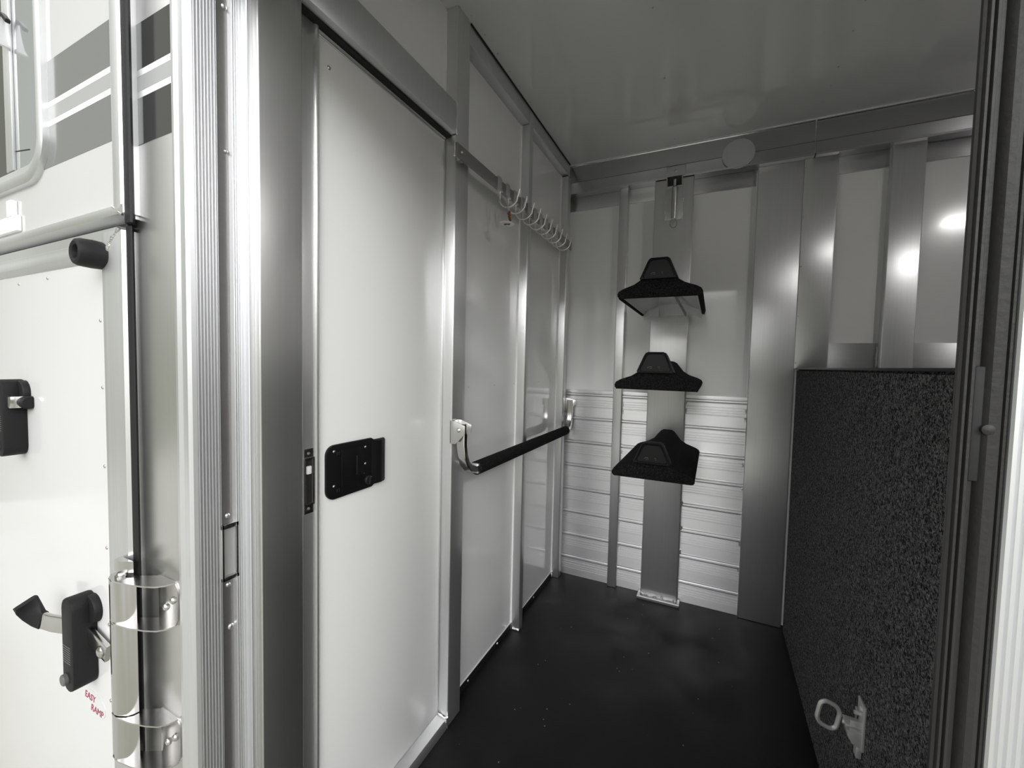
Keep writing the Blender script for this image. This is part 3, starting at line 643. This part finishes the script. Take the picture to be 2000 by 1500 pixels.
for x, z in ((-1.443, 1.329), (-1.288, 1.332), (-1.057, 1.216), (-1.055, 1.088), (-1.055, .935), (-1.055, .774), (-1.053, .620), (-1.054, .464)):
    rivet((x * .974, YE, 1.15 + (z - 1.15) * .974 + (-.020 if z > 1.3 else 0)), 'y', d3, .0035, .002, -1, 'zinc')

# rubber bumper
bp_ = tag(empty('rubber_bumper', (-1.0, .36, 1.33)), 'round black rubber door bumper at the top corner of the ramp door', 'bumper')
mb = MB(); mb.lathe([(.0235, .372), (.0245, .350), (.0235, .333), (.021, .328), (.017, .326), (.0125, .328), (.0105, .334), (.0105, .352), (.0, .352)], (-.987, 0, 1.326), 'y', 40); mb.build('rubber_body', 'rubber', bp_)
dome(MB(), (-.987, .352, 1.326), 'y', .006, .004, -1).build('screw', 'zinc', bp_)

# cam latches
def latch(x0, zt, zb, label):
    o = thing('ramp_latch', (x0, YE, (zt + zb) / 2), label, 'latch', 'black cam latches on the ramp door')
    mb = MB()
    x1 = x0 + .045
    prof_ = arc((x0 + x1) / 2, zt - .022, .0225, 0, 180, 8) + arc((x0 + x1) / 2, zb + .0225, .0225, 180, 360, 8)
    mb.prism(prof_, 'y', .3375, YE, .003); bd = mb.build('latch_body', 'gplast', o)
    mb = MB(); mb.lathe([(.028, YE), (.028, .366), (.026, .363)], ((x0 + x1) / 2 + .017, 0, zt - .030), 'y', 32); mb.build('base_disc', 'gplast', o)
    g_ = MB()
    for i in range(8): g_.box(x0 + .006, x1 - .008, .3368, .3380, zb + .058 + i * .0045, zb + .0595 + i * .0045)
    g_.build('moulded_lines', 'mark', bd)
    mb = MB(); mb.lathe([(.011, .3375), (.011, .332), (.009, .3305)], (x0 + .016, 0, zb + .024), 'y', 20); mb.build('lock_button', 'mark', bd)
    return o
l1 = latch(-1.118, .684, .500, 'lower black cam latch on the ramp door, with a silver lever across it')
lp_ = [(-1.010, .366, .586), (-1.060, .364, .600), (-1.095, .361, .611), (-1.120, .350, .617), (-1.140, .345, .617), (-1.170, .340, .614), (-1.196, .336, .614), (-1.208, .330, .617)]
MB().tube(lp_, .01, 14, flat=(.009, .034)).build('lever_bar', 'steel', l1)
mb = MB(); mb.tube([(-1.196, .336, .614), (-1.206, .332, .618), (-1.213, .327, .628), (-1.217, .322, .642), (-1.216, .318, .655)], .01, 14, flat=(.012, .036)); mb.build('lever_grip', 'gplast', l1)
dome(MB(), (-1.026, .361, .588), 'y', .0115, .006, -1).build('bolt', 'steel', l1)
l2 = latch(-1.428, 1.092, .922, 'upper black cam latch on the ramp door, cut by the left picture edge')
mb = MB(); mb.box(-1.386, -1.358, .343, .3665, 1.031, 1.057, .002); mb.build('lever_bar', 'steel', l2)
mb = MB(); mb.lathe([(.0145, -1.382), (.0145, -1.349), (.011, -1.345)], (0, .3680, 1.043), 'x', 20); mb.build('lever_grip', 'gplast', l2)
# oval sticker with lettering
stk = thing('oval_sticker', (-1.09, YE, .45), 'oval silver sticker with maroon lettering below the lower black latch', 'sticker')
t = bmesh.new(); bmesh.ops.create_cone(t, cap_ends=True, segments=40, radius1=1, radius2=1, depth=1)
mb = MB(); mb.merge(t, Matrix.Translation((-1.100, YE - .0005, .447)) @ Matrix.Rotation(math.radians(90), 4, 'X') @ Matrix.Diagonal((.050, .027, .001, 1))); mb.build('sticker_disc', 'silver', stk)
def text(body, size, x, y, z, m, parent, name, shear=0):
    cu = bpy.data.curves.new(name, 'FONT'); cu.body = body; cu.size = size; cu.extrude = .0002; cu.shear = shear
    tmp = bpy.data.objects.new('tmp', cu); C.objects.link(tmp); dg = bpy.context.evaluated_depsgraph_get(); dg.update()
    me = bpy.data.meshes.new_from_object(tmp.evaluated_get(dg)); bpy.data.objects.remove(tmp)
    me.transform(Matrix.Translation((x, y, z)) @ Matrix.Rotation(math.radians(90), 4, 'X'))
    ob = bpy.data.objects.new(name, me); C.objects.link(ob); me.materials.clear(); me.materials.append(MT[m])
    bpy.context.view_layer.update(); me.transform(Matrix.Translation(-parent.matrix_world.translation)); ob.parent = parent; return ob
text('EASY', .020, -1.135, YE - .0013, .452, 'maroon', stk, 'lettering', .2)
text('RAMP', .020, -1.110, YE - .0013, .432, 'maroon', stk, 'lettering', .2)

# stainless ramp hinge
hg = thing('ramp_hinge', (-.90, .36, .6), 'shiny stainless hinge with two riveted loops joining ramp door to corner post', 'hinge')
hp_ = [(-.943, .362), (-.938, .348), (-.928, .3395), (-.914, .337), (-.905, .3385), (-.892, .345), (-.886, .352), (-.884, .3600), (-.888, .3600), (-.890, .353), (-.896, .3475), (-.906, .342), (-.914, .341), (-.926, .343), (-.934, .350), (-.939, .362)]
MB().prism(hp_, 'z', .527, .688).build('hinge_barrel', 'steel', hg)
MB().prism(hp_, 'z', .446, .5235).build('hinge_barrel', 'steel', hg)
MB().prism(hp_, 'z', .6915, .764).build('hinge_barrel', 'steel', hg)
pin = MB(); pin.lathe([(.008, .44), (.008, .770), (.006, .774)], (-.914, .352, 0), 'z', 16); pin.build('hinge_pin', 'steel', hg)
hc = MB(); hc.prism([(-.940, .362), (-.935, .350), (-.914, .352), (-.898, .362)], 'z', .772, .792); hc.build('hinge_stop', 'steel', hg)
for zb_, zt_ in ((.690, .767), (.445, .525)):
    pl_ = [(-.941, .362), (-.936, .346), (-.925, .338), (-.905, .3365), (-.870, .3425), (-.840, .351), (-.822, .359), (-.812, .369), (-.808, .3825), (-.858, .3825), (-.885, .368), (-.900, .362)]
    MB().prism(pl_, 'z', zt_ - .002, zt_ + .0005).build('hinge_loop', 'steel', hg)
    o = MB().prism(pl_, 'z', zb_ - .0005, zb_ + .002).build('hinge_loop', 'steel', hg)
    bp2 = MB(); zz = (zb_ + zt_) / 2; hh = (zt_ - zb_) / 2
    bp2.prism([(-.862, zb_), (-.862, zt_), (-.812, zt_), (-.803, zt_ - .012), (-.800, zz), (-.803, zb_ + .012), (-.812, zb_)], 'y', .382, .3848); bp2.build('back_leaf', 'steel', o)
    rivet((-.838, .382, zz - .012), 'y', o, .0062, .005, -1, 'steel'); rivet((-.815, .382, zz + .006), 'y', o, .0062, .005, -1, 'steel')
